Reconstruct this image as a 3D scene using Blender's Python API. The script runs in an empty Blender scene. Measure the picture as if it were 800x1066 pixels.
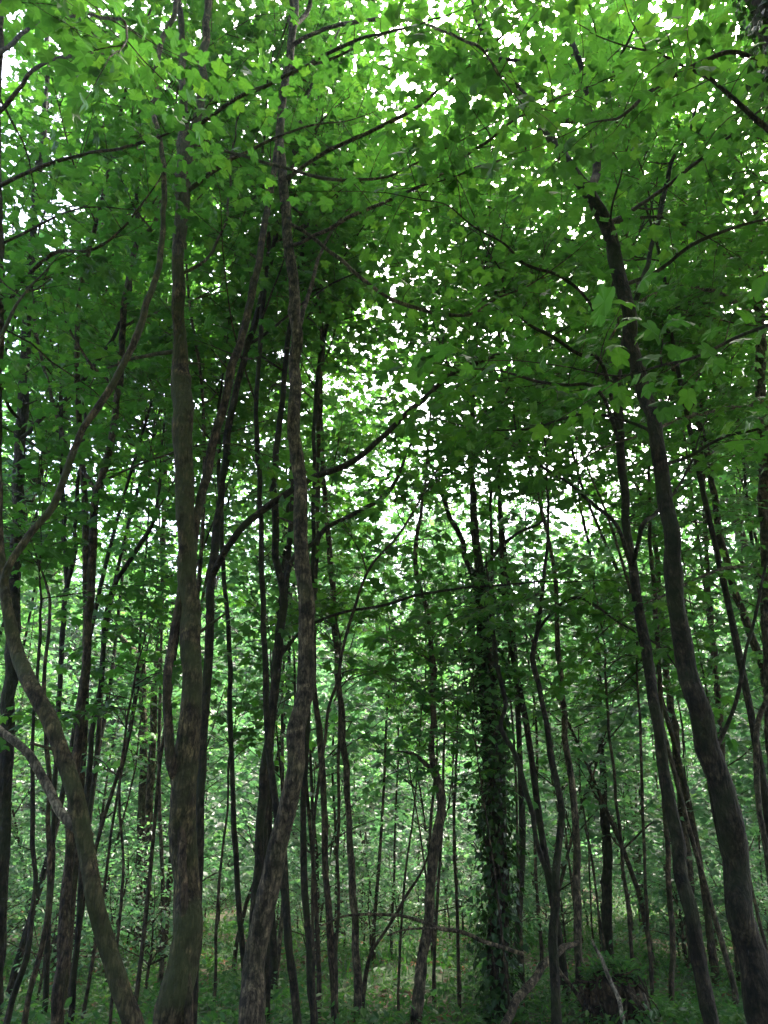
import bpy, math, random
import numpy as np
from mathutils import Vector

S = bpy.context.scene
COL = S.collection
R = math.radians

# ---------------------------------------------------------------- camera
PITCH, FPX, EYE = 24.5, 775.0, 1.6
cam_d = bpy.data.cameras.new('camera')
cam_d.sensor_fit = 'VERTICAL'
cam_d.angle_y = 2 * math.atan(533.0 / FPX)
cam_d.clip_start, cam_d.clip_end = 0.05, 1500
cam = bpy.data.objects.new('camera', cam_d)
COL.objects.link(cam)
cam.location = (0, 0, EYE)
cam.rotation_euler = (R(90 + PITCH), 0, 0)
S.camera = cam

# ---------------------------------------------------------------- sky, sun, exposure
SUN_EL, SUN_AZ = 58.0, 35.0          # azimuth from +Y towards +X
w = bpy.data.worlds.new('World')
S.world = w
w.use_nodes = True
nt = w.node_tree
bg = nt.nodes['Background']
sky = nt.nodes.new('ShaderNodeTexSky')
sky.sky_type = 'NISHITA'
sky.sun_disc = False
sky.sun_elevation = R(SUN_EL)
sky.sun_rotation = R(SUN_AZ)
sky.air_density, sky.dust_density, sky.ozone_density = 1.0, 6.0, 1.0
nt.links.new(sky.outputs[0], bg.inputs[0])
bg.inputs[1].default_value = 0.15
sun_d = bpy.data.lights.new('sun', 'SUN')
sun_d.energy, sun_d.angle, sun_d.color = 1.5, R(14), (1.0, 0.95, 0.86)
sun = bpy.data.objects.new('sun', sun_d)
COL.objects.link(sun)
sdir = Vector((math.sin(R(SUN_AZ)) * math.cos(R(SUN_EL)), math.cos(R(SUN_AZ)) * math.cos(R(SUN_EL)), math.sin(R(SUN_EL))))
sun.rotation_euler = sdir.to_track_quat('Z', 'Y').to_euler()
S.view_settings.view_transform = 'Standard'
S.view_settings.look = 'None'
S.view_settings.gamma = 1
S.view_settings.use_curve_mapping = False
S.view_settings.exposure = 3.2
S.render.engine = 'CYCLES'
cy = S.cycles
cy.max_bounces, cy.diffuse_bounces, cy.glossy_bounces, cy.transmission_bounces = 9, 6, 2, 6
cy.transparent_max_bounces = 4
cy.sample_clamp_indirect = 6
cy.use_denoising = True
cy.caustics_reflective = cy.caustics_refractive = False

HAZE = 0.0008

# ---------------------------------------------------------------- helpers
cp, sp = math.cos(R(PITCH)), math.sin(R(PITCH))
CAM = np.array((0, 0, EYE))
def ray(px, py):
    a, b = (px - 400) / FPX, (533 - py) / FPX
    return np.array((a, cp - b * sp, sp + b * cp))
def at(px, py, Y):
    """the world point at depth Y (metres ahead) that shows at a pixel, and its distance along the view axis"""
    d = ray(px, py)
    t = Y / d[1]
    return CAM + d * t, t

def ground_z(x, y):
    x = np.asarray(x, float); y = np.asarray(y, float)
    bank = np.clip((y - 21) / 34, 0, 1) ** 1.5 * 6.5
    bump = 0.10 * np.sin(x * 0.9 + 1.3) * np.sin(y * 0.7) + 0.07 * np.sin(x * 1.7 + y * 1.1)
    return bank + bump * np.clip((np.hypot(x, y) - 1.5) / 4, 0, 1)

class MB:
    """collects faces and links them as one mesh"""
    def __init__(s):
        s.v, s.f, s.n = [], [], 0       # verts, (faces, material) blocks
    def add(s, verts, faces, mat=0):
        s.v.append(np.asarray(verts, np.float32)); s.f.append((np.asarray(faces, np.int64) + s.n, mat)); s.n += len(verts)
    def mesh(s, name, mats, smooth=True):
        me = bpy.data.meshes.new(name)
        v = np.concatenate(s.v)
        me.vertices.add(len(v)); me.vertices.foreach_set('co', v.ravel())
        loops = np.concatenate([f.ravel() for f, _ in s.f])
        tot = np.concatenate([np.full(len(f), f.shape[1]) for f, _ in s.f])
        mi = np.concatenate([np.full(len(f), m) for f, m in s.f])
        start = np.concatenate(([0], np.cumsum(tot)[:-1]))
        me.loops.add(len(loops)); me.loops.foreach_set('vertex_index', loops.astype(np.int32))
        me.polygons.add(len(tot)); me.polygons.foreach_set('loop_start', start.astype(np.int32))
        me.polygons.foreach_set('material_index', mi.astype(np.int32))
        me.polygons.foreach_set('use_smooth', np.full(len(tot), smooth))
        for m in mats: me.materials.append(m)
        me.update(calc_edges=True)
        return me

def link(name, me, parent=None):
    o = bpy.data.objects.new(name, me)
    COL.objects.link(o)
    if parent is not None: o.parent = parent
    return o
def thing(name, label, cat, loc=(0, 0, 0), group=None, me=None):
    o = link(name, me)
    o.location = loc
    o['label'] = label; o['category'] = cat
    if group: o['group'] = group
    return o
def copy_tree(o, parent=None):
    c = o.copy(); COL.objects.link(c)
    c.parent = parent
    for ch in o.children: copy_tree(ch, c)
    return c

def catmull(P, step):
    """resample a polyline of rows (x,y,z,r) smoothly"""
    P = np.asarray(P, float)
    Q = np.vstack((2 * P[0] - P[1], P, 2 * P[-1] - P[-2]))
    out = []
    for i in range(1, len(Q) - 2):
        p0, p1, p2, p3 = Q[i - 1:i + 3]
        n = max(1, int(np.linalg.norm(p2[:3] - p1[:3]) / step))
        t = (np.arange(n) / n)[:, None]
        out.append(0.5 * (2 * p1 + (p2 - p0) * t + (2 * p0 - 5 * p1 + 4 * p2 - p3) * t ** 2 + (3 * p1 - p0 - 3 * p2 + p3) * t ** 3))
    out.append(P[-1:])
    out = np.concatenate(out)
    out[:, 3] = np.maximum(out[:, 3], 0.0012)
    return out

def kink(P, rng, amt=.10, base=.005, every=.27):
    """small crooks along a resampled stem"""
    D = np.concatenate(([0], np.cumsum(np.linalg.norm(np.diff(P[:, :3], axis=0), axis=1))))
    k = np.arange(0, D[-1] + every, every)
    P = P.copy()
    for c in range(3): P[:, c] += np.interp(D, k, rng.normal(0, 1, len(k))) * (amt * P[:, 3] + base) * (.4 if c == 2 else 1)
    return P

def tube(mb, P, seg=10, mat=0, rough=0.0, rng=None, cap=True):
    """a tapered tube along rows (x,y,z,r); rough makes the skin lumpy"""
    P = np.asarray(P, float)
    n = len(P)
    T = np.gradient(P[:, :3], axis=0)
    T /= np.linalg.norm(T, axis=1)[:, None] + 1e-9
    ref = np.array((0.31, 0.95, 0.05)) if abs(T[0] @ np.array((0.31, 0.95, 0.05))) < 0.9 else np.array((1.0, 0, 0))
    U = np.zeros((n, 3)); u = ref
    for i in range(n):
        u = u - T[i] * (u @ T[i]); u = u / (np.linalg.norm(u) + 1e-9); U[i] = u
    W = np.cross(T, U)
    a = np.arange(seg) / seg * 2 * np.pi
    rad = np.repeat(P[:, 3:4], seg, 1)
    if rough:
        L = np.concatenate(([0], np.cumsum(np.linalg.norm(np.diff(P[:, :3], axis=0), axis=1))))[:, None] / max(P[0, 3], 0.02)
        ph = rng.uniform(0, 6.28, 8)
        k = (np.sin(2 * a + 0.22 * L + ph[0]) * 0.5 + np.sin(3 * a - 0.35 * L + ph[1]) * 0.35 + np.sin(a + 0.55 * L + ph[2]) * 0.5
             + np.sin(5 * a + 0.5 * L + ph[3]) * 0.22 + np.sin(4 * a - 1.1 * L + ph[4]) * 0.25 + np.sin(2 * a + 1.7 * L + ph[6]) * 0.22 + np.sin(1.3 * L + ph[5]) * 0.25)
        rad = rad * (1 + rough * k + rough * 0.35 * rng.standard_normal((n, seg)))
        for q in range(int(3 + n / 14)):                 # knots and branch collars
            i0, a0, am = rng.integers(n), rng.uniform(0, 6.28), rng.uniform(.08, .30)
            da = np.angle(np.exp(1j * (a - a0)))[None]
            rad = rad * (1 + am * np.exp(-(da / .55) ** 2 - ((np.arange(n)[:, None] - i0) / rng.uniform(.9, 2.2)) ** 2))
    V = P[:, None, :3] + rad[..., None] * (np.cos(a)[None, :, None] * U[:, None] + np.sin(a)[None, :, None] * W[:, None])
    i = np.arange(n - 1)[:, None] * seg; j = np.arange(seg)[None]; j2 = (j + 1) % seg
    F = np.stack((i + j, i + j2, i + seg + j2, i + seg + j), -1).reshape(-1, 4)
    V = V.reshape(-1, 3)
    mb.add(V, F, mat)
    if cap:
        e = V[-seg:]
        mb.add(np.vstack((e, P[-1:, :3] + T[-1] * P[-1, 3] * 0.6)), np.array([(k, (k + 1) % seg, seg) for k in range(seg)]), mat)

# leaf outlines: x across, y from the stalk to the tip, z cupping (five-lobed sycamore blade)
def _tpl(h, centre):
    pts = h + [(-x, y, z) for x, y, z in h[-2:0:-1]]
    if centre:
        n = len(pts)
        return np.array(pts + [centre]), np.array([(i, (i + 1) % n, n) for i in range(n)])
    n = len(pts)
    return np.array(pts), np.array([(0, i, i + 1) for i in range(1, n - 1)])
LEAF_FULL = [_tpl([(0, 0, .0), (.16, -.10, -.02), (.34, -.05, -.05), (.52, .06, -.12), (.50, .20, -.06), (.43, .33, -.01), (.55, .46, -.06), (.62, .66, -.15),
                   (.46, .70, -.07), (.31, .66, .0), (.24, .80, -.05), (.12, .90, -.09), (0, 1.0, -.16)], (0, .36, .03)),
             _tpl([(0, 0, .0), (.20, -.06, .02), (.40, .02, .0), (.50, .16, -.03), (.42, .34, .03), (.52, .55, .05), (.58, .76, .02),
                   (.40, .72, .04), (.27, .64, .04), (.22, .80, -.04), (.10, .94, -.12), (0, 1.02, -.18)], (0, .36, -.03)),
             _tpl([(0, 0, .0), (.18, -.12, -.10), (.38, -.02, -.16), (.46, .12, -.2), (.40, .30, -.1), (.47, .50, -.14), (.50, .70, -.22),
                   (.36, .68, -.1), (.24, .62, -.02), (.20, .78, .0), (.10, .92, .04), (0, 1.04, .06)], (0, .36, .06))]
LEAF_MID = [_tpl([(0, 0, 0), (.50, .05, -.08), (.42, .34, .0), (.59, .70, -.1), (.28, .66, .02), (0, 1, -.1)], (0, .36, .03)),
            _tpl([(0, 0, 0), (.46, .08, -.18), (.38, .34, -.06), (.50, .70, -.2), (.25, .64, -.02), (0, 1.03, .06)], (0, .36, .06))]
LEAF_FAR = _tpl([(0, 0, 0), (.50, .1, -.06), (.55, .7, -.06), (.2, .66, .03), (0, 1, -.06)], None)
LEAF_OVAL = _tpl([(0, 0, 0), (.26, .3, .03), (.22, .66, .02), (0, 1, -.1)], None)
LEAF_IVY = _tpl([(0, 0, 0), (.42, .05, -.05), (.30, .42, .02), (0, 1, -.1)], None)

def leaves(mb, P, F, N, size, tpl, mat=0):
    if isinstance(tpl, list):
        for q in range(len(tpl)): leaves(mb, P[q::len(tpl)], F[q::len(tpl)], N[q::len(tpl)], size[q::len(tpl)], tpl[q], mat)
        return
    _leaves(mb, P, F, N, size, tpl, mat)
def _leaves(mb, P, F, N, size, tpl, mat=0):
    """N leaves: stalk points P, blade directions F, normals N, lengths size"""
    P, F, N = (np.asarray(a, float) for a in (P, F, N))
    F = F / (np.linalg.norm(F, axis=1)[:, None] + 1e-9)
    N = N - F * np.sum(N * F, 1)[:, None]
    N = N / (np.linalg.norm(N, axis=1)[:, None] + 1e-9)
    Sd = np.cross(F, N)
    T, tri = tpl
    size = np.asarray(size)[:, None, None]
    wid = 1 + .16 * np.sin(np.arange(len(P)) * 7.3)[:, None, None]
    V = P[:, None] + size * (wid * T[None, :, 0:1] * Sd[:, None] + T[None, :, 1:2] * F[:, None] + T[None, :, 2:3] * N[:, None])
    k = len(T)
    f = (tri[None] + (np.arange(len(P)) * k)[:, None, None]).reshape(-1, 3)
    mb.add(V.reshape(-1, 3), f, mat)

class Foliage:
    """twigs and leaves gathered for one crown"""
    def __init__(s, rng, near=1.6):
        s.rng, s.mb, s.P, s.F, s.N, s.S, s.near = rng, MB(), [], [], [], [], near
    def leaf(s, p, f, size, tilt=0.45):
        s.P.append(p); s.F.append(f); s.S.append(size)
        s.N.append((s.rng.normal(0, tilt), s.rng.normal(0, tilt), 1.0)) 
    def twig(s, p, d, L, size, node=0.13, draw=True, droop=0.25, thick=0.004):
        rng = s.rng
        n = 5
        pts = [np.array(p, float)]
        d = np.array(d, float); d /= np.linalg.norm(d)
        for i in range(n):
            d = d + rng.normal(0, .10, 3) + np.array((0, 0, -droop * 0.12)); d /= np.linalg.norm(d)
            pts.append(pts[-1] + d * L / n)
        pts = np.array(pts)
        if draw:
            tube(s.mb, np.column_stack((pts, np.linspace(thick, thick * .35, n + 1))), 4, 1, cap=False)
        t = 0.2
        side = 1
        while t <= 1.0:
            q = t * n; i = min(int(q), n - 1)
            pos = pts[i] + (pts[i + 1] - pts[i]) * (q - i)
            dd = pts[i + 1] - pts[i]; dd /= np.linalg.norm(dd)
            perp = np.array((-dd[1], dd[0], 0.0)); perp /= np.linalg.norm(perp) + 1e-6
            for sg in (-1, 1):
                if rng.random() < 0.12: continue
                pd = dd * rng.uniform(.3, .9) + sg * perp * rng.uniform(.5, 1.0) + np.array((0, 0, rng.normal(.0, .18)))
                pd /= np.linalg.norm(pd)
                b = pos + pd * rng.uniform(.04, .11)
                s.leaf(b, pd + np.array((0, 0, rng.normal(-.35, .28))), size * rng.uniform(.6, 1.15))
            t += node / L * rng.uniform(.8, 1.3)
        dd = pts[-1] - pts[-2]; dd /= np.linalg.norm(dd)
        s.leaf(pts[-1], dd + np.array((0, 0, -.3)), size * rng.uniform(.8, 1.1))
    def limb(s, P, size=.13, start=.3, gap=.2, tl=(.35, .95), node=.13, draw=True, thick=.0045):
        """leafy twigs along a limb given as rows (x,y,z,r)"""
        rng = s.rng
        D = np.concatenate(([0], np.cumsum(np.linalg.norm(np.diff(P[:, :3], axis=0), axis=1))))
        t = D[-1] * start; sg = 1
        while t < D[-1]:
            i = min(max(np.searchsorted(D, t) - 1, 0), len(P) - 2)
            p = P[i, :3] + (P[i + 1, :3] - P[i, :3]) * ((t - D[i]) / max(D[i + 1] - D[i], 1e-6))
            dd = P[i + 1, :3] - P[i, :3]; dd = dd / (np.linalg.norm(dd) + 1e-9)
            perp = np.array((-dd[1], dd[0], 0.0))
            nn = np.linalg.norm(perp)
            perp = perp / nn if nn > .15 else np.array((rng.normal(), rng.normal(), 0.0))
            d = dd * rng.uniform(.3, .9) + sg * perp * rng.uniform(.6, 1.1) + np.array((0, 0, rng.normal(.05, .25)))
            s.twig(p, d, rng.uniform(*tl), size, node, draw, thick=thick)
            sg = -sg
            t += gap * rng.uniform(.7, 1.3)
        dd = P[-1, :3] - P[-2, :3]
        s.twig(P[-1, :3], dd, rng.uniform(*tl), size, node, draw, thick=thick)
    def build(s, name, parent, tpl, leaf_mat, bark_mat, keep=1.0):
        if s.P:
            P, F, N, Z = (np.array(a) for a in (s.P, s.F, s.N, s.S))
            k = np.linalg.norm(P - CAM, axis=1) > s.near
            if keep < 1: k &= s.rng.random(len(P)) < keep
            leaves(s.mb, P[k], F[k], N[k], Z[k], tpl, 0)
        if not s.mb.v: return None
        me = s.mb.mesh(name, [leaf_mat, bark_mat], smooth=False)
        return link(name, me, parent)

# ---------------------------------------------------------------- materials
def mat(name):
    m = bpy.data.materials.new(name); m.use_nodes = True
    m.node_tree.nodes.clear()
    return m, m.node_tree.nodes, m.node_tree.links
def ramp(N, L, fac, stops):
    r = N.new('ShaderNodeValToRGB')
    el = r.color_ramp.elements
    while len(el) < len(stops): el.new(0.5)
    for e, (p, c) in zip(el, stops): e.position = p; e.color = (*c, 1)
    L.new(fac, r.inputs[0])
    return r.outputs[0]

def leaf_material(name, refl, trans, tw=0.5, rough=.42, gloss=.22):
    m, N, L = mat(name)
    g = N.new('ShaderNodeNewGeometry')
    def tri(c, lo, hi, hue):
        a = tuple(x * lo for x in c)
        b = (c[0] * hi * (1 + hue), c[1] * hi, c[2] * hi * (1 - hue))
        return ramp(N, L, g.outputs['Random Per Island'], [(0, a), (.5, c), (.93, b), (1, (b[0] * 1.25, b[1] * 1.1, b[2]))])
    d = N.new('ShaderNodeBsdfPrincipled')
    L.new(tri(refl, .7, 1.3, .25), d.inputs['Base Color'])
    d.inputs['Roughness'].default_value = rough
    d.inputs['Specular IOR Level'].default_value = gloss
    t = N.new('ShaderNodeBsdfTranslucent')
    L.new(tri(trans, .75, 1.25, .2), t.inputs['Color'])
    mx = N.new('ShaderNodeMixShader'); mx.inputs[0].default_value = tw
    L.new(d.outputs[0], mx.inputs[1]); L.new(t.outputs[0], mx.inputs[2])
    o = N.new('ShaderNodeOutputMaterial'); L.new(mx.outputs[0], o.inputs[0])
    return m

def bark_material(name, dark, light, moss, moss_amt, scale=1.0):
    dark, light = ((c[0] * 1.1, c[1] * 1.02, c[2] * .82) for c in (dark, light))
    m, N, L = mat(name)
    tc = N.new('ShaderNodeTexCoord')
    mp = N.new('ShaderNodeMapping'); mp.inputs['Scale'].default_value = (1, 1, .28)
    geo = N.new('ShaderNodeNewGeometry')
    L.new(geo.outputs['Position'], mp.inputs[0])
    n1 = N.new('ShaderNodeTexNoise'); n1.inputs['Scale'].default_value = 26 * scale; n1.inputs['Detail'].default_value = 7; n1.inputs['Roughness'].default_value = .65
    L.new(mp.outputs[0], n1.inputs[0])
    n2 = N.new('ShaderNodeTexNoise'); n2.inputs['Scale'].default_value = 3.5 * scale; n2.inputs['Detail'].default_value = 5
    L.new(geo.outputs['Position'], n2.inputs[0])
    n3 = N.new('ShaderNodeTexNoise'); n3.inputs['Scale'].default_value = 13 * scale; n3.inputs['Detail'].default_value = 6
    L.new(geo.outputs['Position'], n3.inputs[0])
    n4 = N.new('ShaderNodeTexNoise'); n4.inputs['Scale'].default_value = 75 * scale; n4.inputs['Detail'].default_value = 6; n4.inputs['Roughness'].default_value = .75
    L.new(mp.outputs[0], n4.inputs[0])
    vo = N.new('ShaderNodeTexVoronoi'); vo.feature = 'DISTANCE_TO_EDGE'; vo.inputs['Scale'].default_value = 30 * scale
    ad = N.new('ShaderNodeMixRGB'); ad.blend_type = 'ADD'; ad.inputs[0].default_value = .05
    L.new(mp.outputs[0], ad.inputs[1]); L.new(n1.outputs[1], ad.inputs[2]); L.new(ad.outputs[0], vo.inputs['Vector'])
    cr = ramp(N, L, vo.outputs['Distance'], [(.0, (.35, .35, .35)), (.10, (.85, .85, .85)), (.3, (1.1, 1.1, 1.1))])
    sm = N.new('ShaderNodeMath'); sm.operation = 'ADD'; L.new(n1.outputs[0], sm.inputs[0]); L.new(n4.outputs[0], sm.inputs[1])
    hf = N.new('ShaderNodeMath'); hf.operation = 'MULTIPLY'; hf.inputs[1].default_value = .5; L.new(sm.outputs[0], hf.inputs[0])
    base0 = ramp(N, L, hf.outputs[0], [(.42, dark), (.5, tuple((a + b) / 2 for a, b in zip(dark, light))), (.58, light)])
    bm = N.new('ShaderNodeMixRGB'); bm.blend_type = 'MULTIPLY'; bm.inputs[0].default_value = 1
    L.new(base0, bm.inputs[1]); L.new(cr, bm.inputs[2])
    base = bm.outputs[0]
    # pale and dark blotches (lichen, algae)
    bl = ramp(N, L, n3.outputs[0], [(.40, (.28, .28, .29)), (.46, (.85, .85, .85)), (.58, (1.15, 1.15, 1.12)), (.64, (2.3, 2.3, 2.15))])
    mul = N.new('ShaderNodeMixRGB'); mul.blend_type = 'MULTIPLY'; mul.inputs[0].default_value = .85
    L.new(base, mul.inputs[1]); L.new(bl, mul.inputs[2])
    mf = ramp(N, L, n2.outputs[0], [(.62 - .3 * moss_amt, (0, 0, 0)), (.80 - .3 * moss_amt, (1, 1, 1))])
    mm = N.new('ShaderNodeMixRGB'); L.new(mf, mm.inputs[0]); L.new(mul.outputs[0], mm.inputs[1]); mm.inputs[2].default_value = (*moss, 1)
    mm2 = N.new('ShaderNodeMixRGB'); mm2.inputs[0].default_value = min(1, moss_amt)
    L.new(mul.outputs[0], mm2.inputs[1]); L.new(mm.outputs[0], mm2.inputs[2])
    p = N.new('ShaderNodeBsdfPrincipled'); L.new(mm2.outputs[0], p.inputs['Base Color'])
    p.inputs['Roughness'].default_value = .85; p.inputs['Specular IOR Level'].default_value = .25
    b = N.new('ShaderNodeBump'); b.inputs['Strength'].default_value = 1; b.inputs['Distance'].default_value = .035
    hs = N.new('ShaderNodeMath'); hs.operation = 'ADD'; L.new(hf.outputs[0], hs.inputs[0]); L.new(vo.outputs['Distance'], hs.inputs[1])
    L.new(hs.outputs[0], b.inputs['Height']); L.new(b.outputs[0], p.inputs['Normal'])
    o = N.new('ShaderNodeOutputMaterial'); L.new(p.outputs[0], o.inputs[0])
    return m

M_LEAF = leaf_material('sycamore_leaf', (.032, .084, .024), (.080, .26, .026), .52)
M_LEAF_FAR = leaf_material('woodland_leaf', (.055, .13, .05), (.11, .33, .065), .5, .40, .4)
M_LEAF_LOW = leaf_material('understorey_leaf', (.065, .14, .075), (.13, .34, .12), .5, .34, .6)  # paler and bluer: clearing brightness and sky sheen put into the leaf colour
M_IVY = leaf_material('ivy_leaf', (.022, .055, .016), (.03, .10, .01), .25, .3)
M_HERB = leaf_material('herb_leaf', (.05, .12, .04), (.08, .26, .04), .4, .45)
M_BARK = bark_material('brown_bark', (.018, .013, .010), (.105, .078, .06), (.045, .055, .018), .5)
M_BARK_GREY = bark_material('grey_bark', (.024, .02, .016), (.145, .118, .096), (.055, .06, .024), .4)
M_BARK_MOSS = bark_material('mossy_bark', (.02, .016, .011), (.125, .10, .066), (.046, .056, .018), .76)
M_BARK_DARK = bark_material('dark_bark', (.008, .0065, .005), (.042, .034, .026), (.024, .032, .010), .6)
M_BARK_PALE = bark_material('pale_grey_bark', (.09, .08, .075), (.27, .24, .225), (.07, .075, .04), .25)
M_TWIG = bark_material('twig_bark', (.03, .024, .018), (.08, .062, .045), (.04, .05, .02), .3)
M_DEAD = bark_material('dead_wood', (.03, .025, .02), (.15, .122, .098), (.07, .085, .03), .2)
M_SOIL = bark_material('root_soil', (.02, .015, .011), (.065, .047, .034), (.03, .04, .015), .3, .6)

def ground_material():
    m, N, L = mat('woodland_floor')
    tc = N.new('ShaderNodeTexCoord')
    n1 = N.new('ShaderNodeTexNoise'); n1.inputs['Scale'].default_value = .55; n1.inputs['Detail'].default_value = 6
    n2 = N.new('ShaderNodeTexNoise'); n2.inputs['Scale'].default_value = 14; n2.inputs['Detail'].default_value = 8; n2.inputs['Roughness'].default_value = .7
    for n in (n1, n2): L.new(tc.outputs['Object'], n.inputs[0])
    lit = ramp(N, L, n2.outputs[0], [(.3, (.04, .028, .018)), (.5, (.11, .075, .05)), (.7, (.21, .16, .115))])
    grn = ramp(N, L, n2.outputs[0], [(.3, (.02, .04, .012)), (.6, (.05, .095, .03)), (.75, (.09, .14, .05))])
    f = ramp(N, L, n1.outputs[0], [(.38, (0, 0, 0)), (.56, (1, 1, 1))])
    mx = N.new('ShaderNodeMixRGB'); L.new(f, mx.inputs[0]); L.new(lit, mx.inputs[1]); L.new(grn, mx.inputs[2])
    p = N.new('ShaderNodeBsdfPrincipled'); L.new(mx.outputs[0], p.inputs['Base Color']); p.inputs['Roughness'].default_value = .9
    b = N.new('ShaderNodeBump'); b.inputs['Strength'].default_value = .8; b.inputs['Distance'].default_value = .05
    L.new(n2.outputs[0], b.inputs['Height']); L.new(b.outputs[0], p.inputs['Normal'])
    o = N.new('ShaderNodeOutputMaterial'); L.new(p.outputs[0], o.inputs[0])
    return m
M_GROUND = ground_material()

# ---------------------------------------------------------------- ground
def build_ground():
    ax = np.unique(np.concatenate((np.linspace(-30, 30, 121), np.linspace(-400, 400, 81))))
    ay = np.unique(np.concatenate((np.linspace(-20, 60, 161), np.linspace(-400, 400, 81))))
    X, Y = np.meshgrid(ax, ay)
    Z = ground_z(X, Y)
    V = np.stack((X, Y, Z), -1).reshape(-1, 3)
    nx, ny = len(ax), len(ay)
    i = np.arange(ny - 1)[:, None] * nx + np.arange(nx - 1)[None]
    F = np.stack((i, i + 1, i + nx + 1, i + nx), -1).reshape(-1, 4)
    mb = MB(); mb.add(V, F)
    o = link('ground', mb.mesh('ground', [M_GROUND]))
    o['kind'] = 'structure'; o['label'] = 'leaf littered woodland floor with patches of green growth'
build_ground()

# ---------------------------------------------------------------- traced trees
def px_path(path, Y, Y2=None, rng=None, wob=0.0):
    """pixel rows (x, y, width) of the photograph -> rows (x,y,z,r) at a real distance"""
    out = []
    n = len(path)
    for i, (x, y, wd) in enumerate(path):
        yy = (Y[i] if hasattr(Y, '__len__') else Y) if Y2 is None else Y + (Y2 - Y) * i / (n - 1)
        if wob and rng is not None: yy += rng.normal(0, wob)
        p, t = at(x, y, yy)
        out.append((*p, wd * (.66 if wd > 6 else .8) * .5 * t / FPX))
    return np.array(out)

def grow(P, rng, L, up=.0, n=6, bend=.16, r_end=.004):
    """carry a stem on from its last row for L metres"""
    P = list(map(np.array, P))
    d = P[-1][:3] - P[-2][:3]; d = d / np.linalg.norm(d)
    r = P[-1][3]
    for i in range(n):
        d = d + rng.normal(0, bend, 3) + np.array((0, 0, up)); d /= np.linalg.norm(d)
        P.append(np.append(P[-1][:3] + d * L / n, r + (r_end - r) * (i + 1) / n))
    return np.array(P)

def auto_limb(p, az, pitch, L, r, rng, n=7):
    d = np.array((math.cos(az) * math.cos(pitch), math.sin(az) * math.cos(pitch), math.sin(pitch)))
    pts = [np.append(p, r)]
    for i in range(n):
        d = d + rng.normal(0, .11, 3) + np.array((0, 0, .05 if i < n // 2 else -.08)); d /= np.linalg.norm(d)
        pts.append(np.append(pts[-1][:3] + d * L / n, r * (1 - (i + 1) / n) + .003))
    return np.array(pts)

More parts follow.
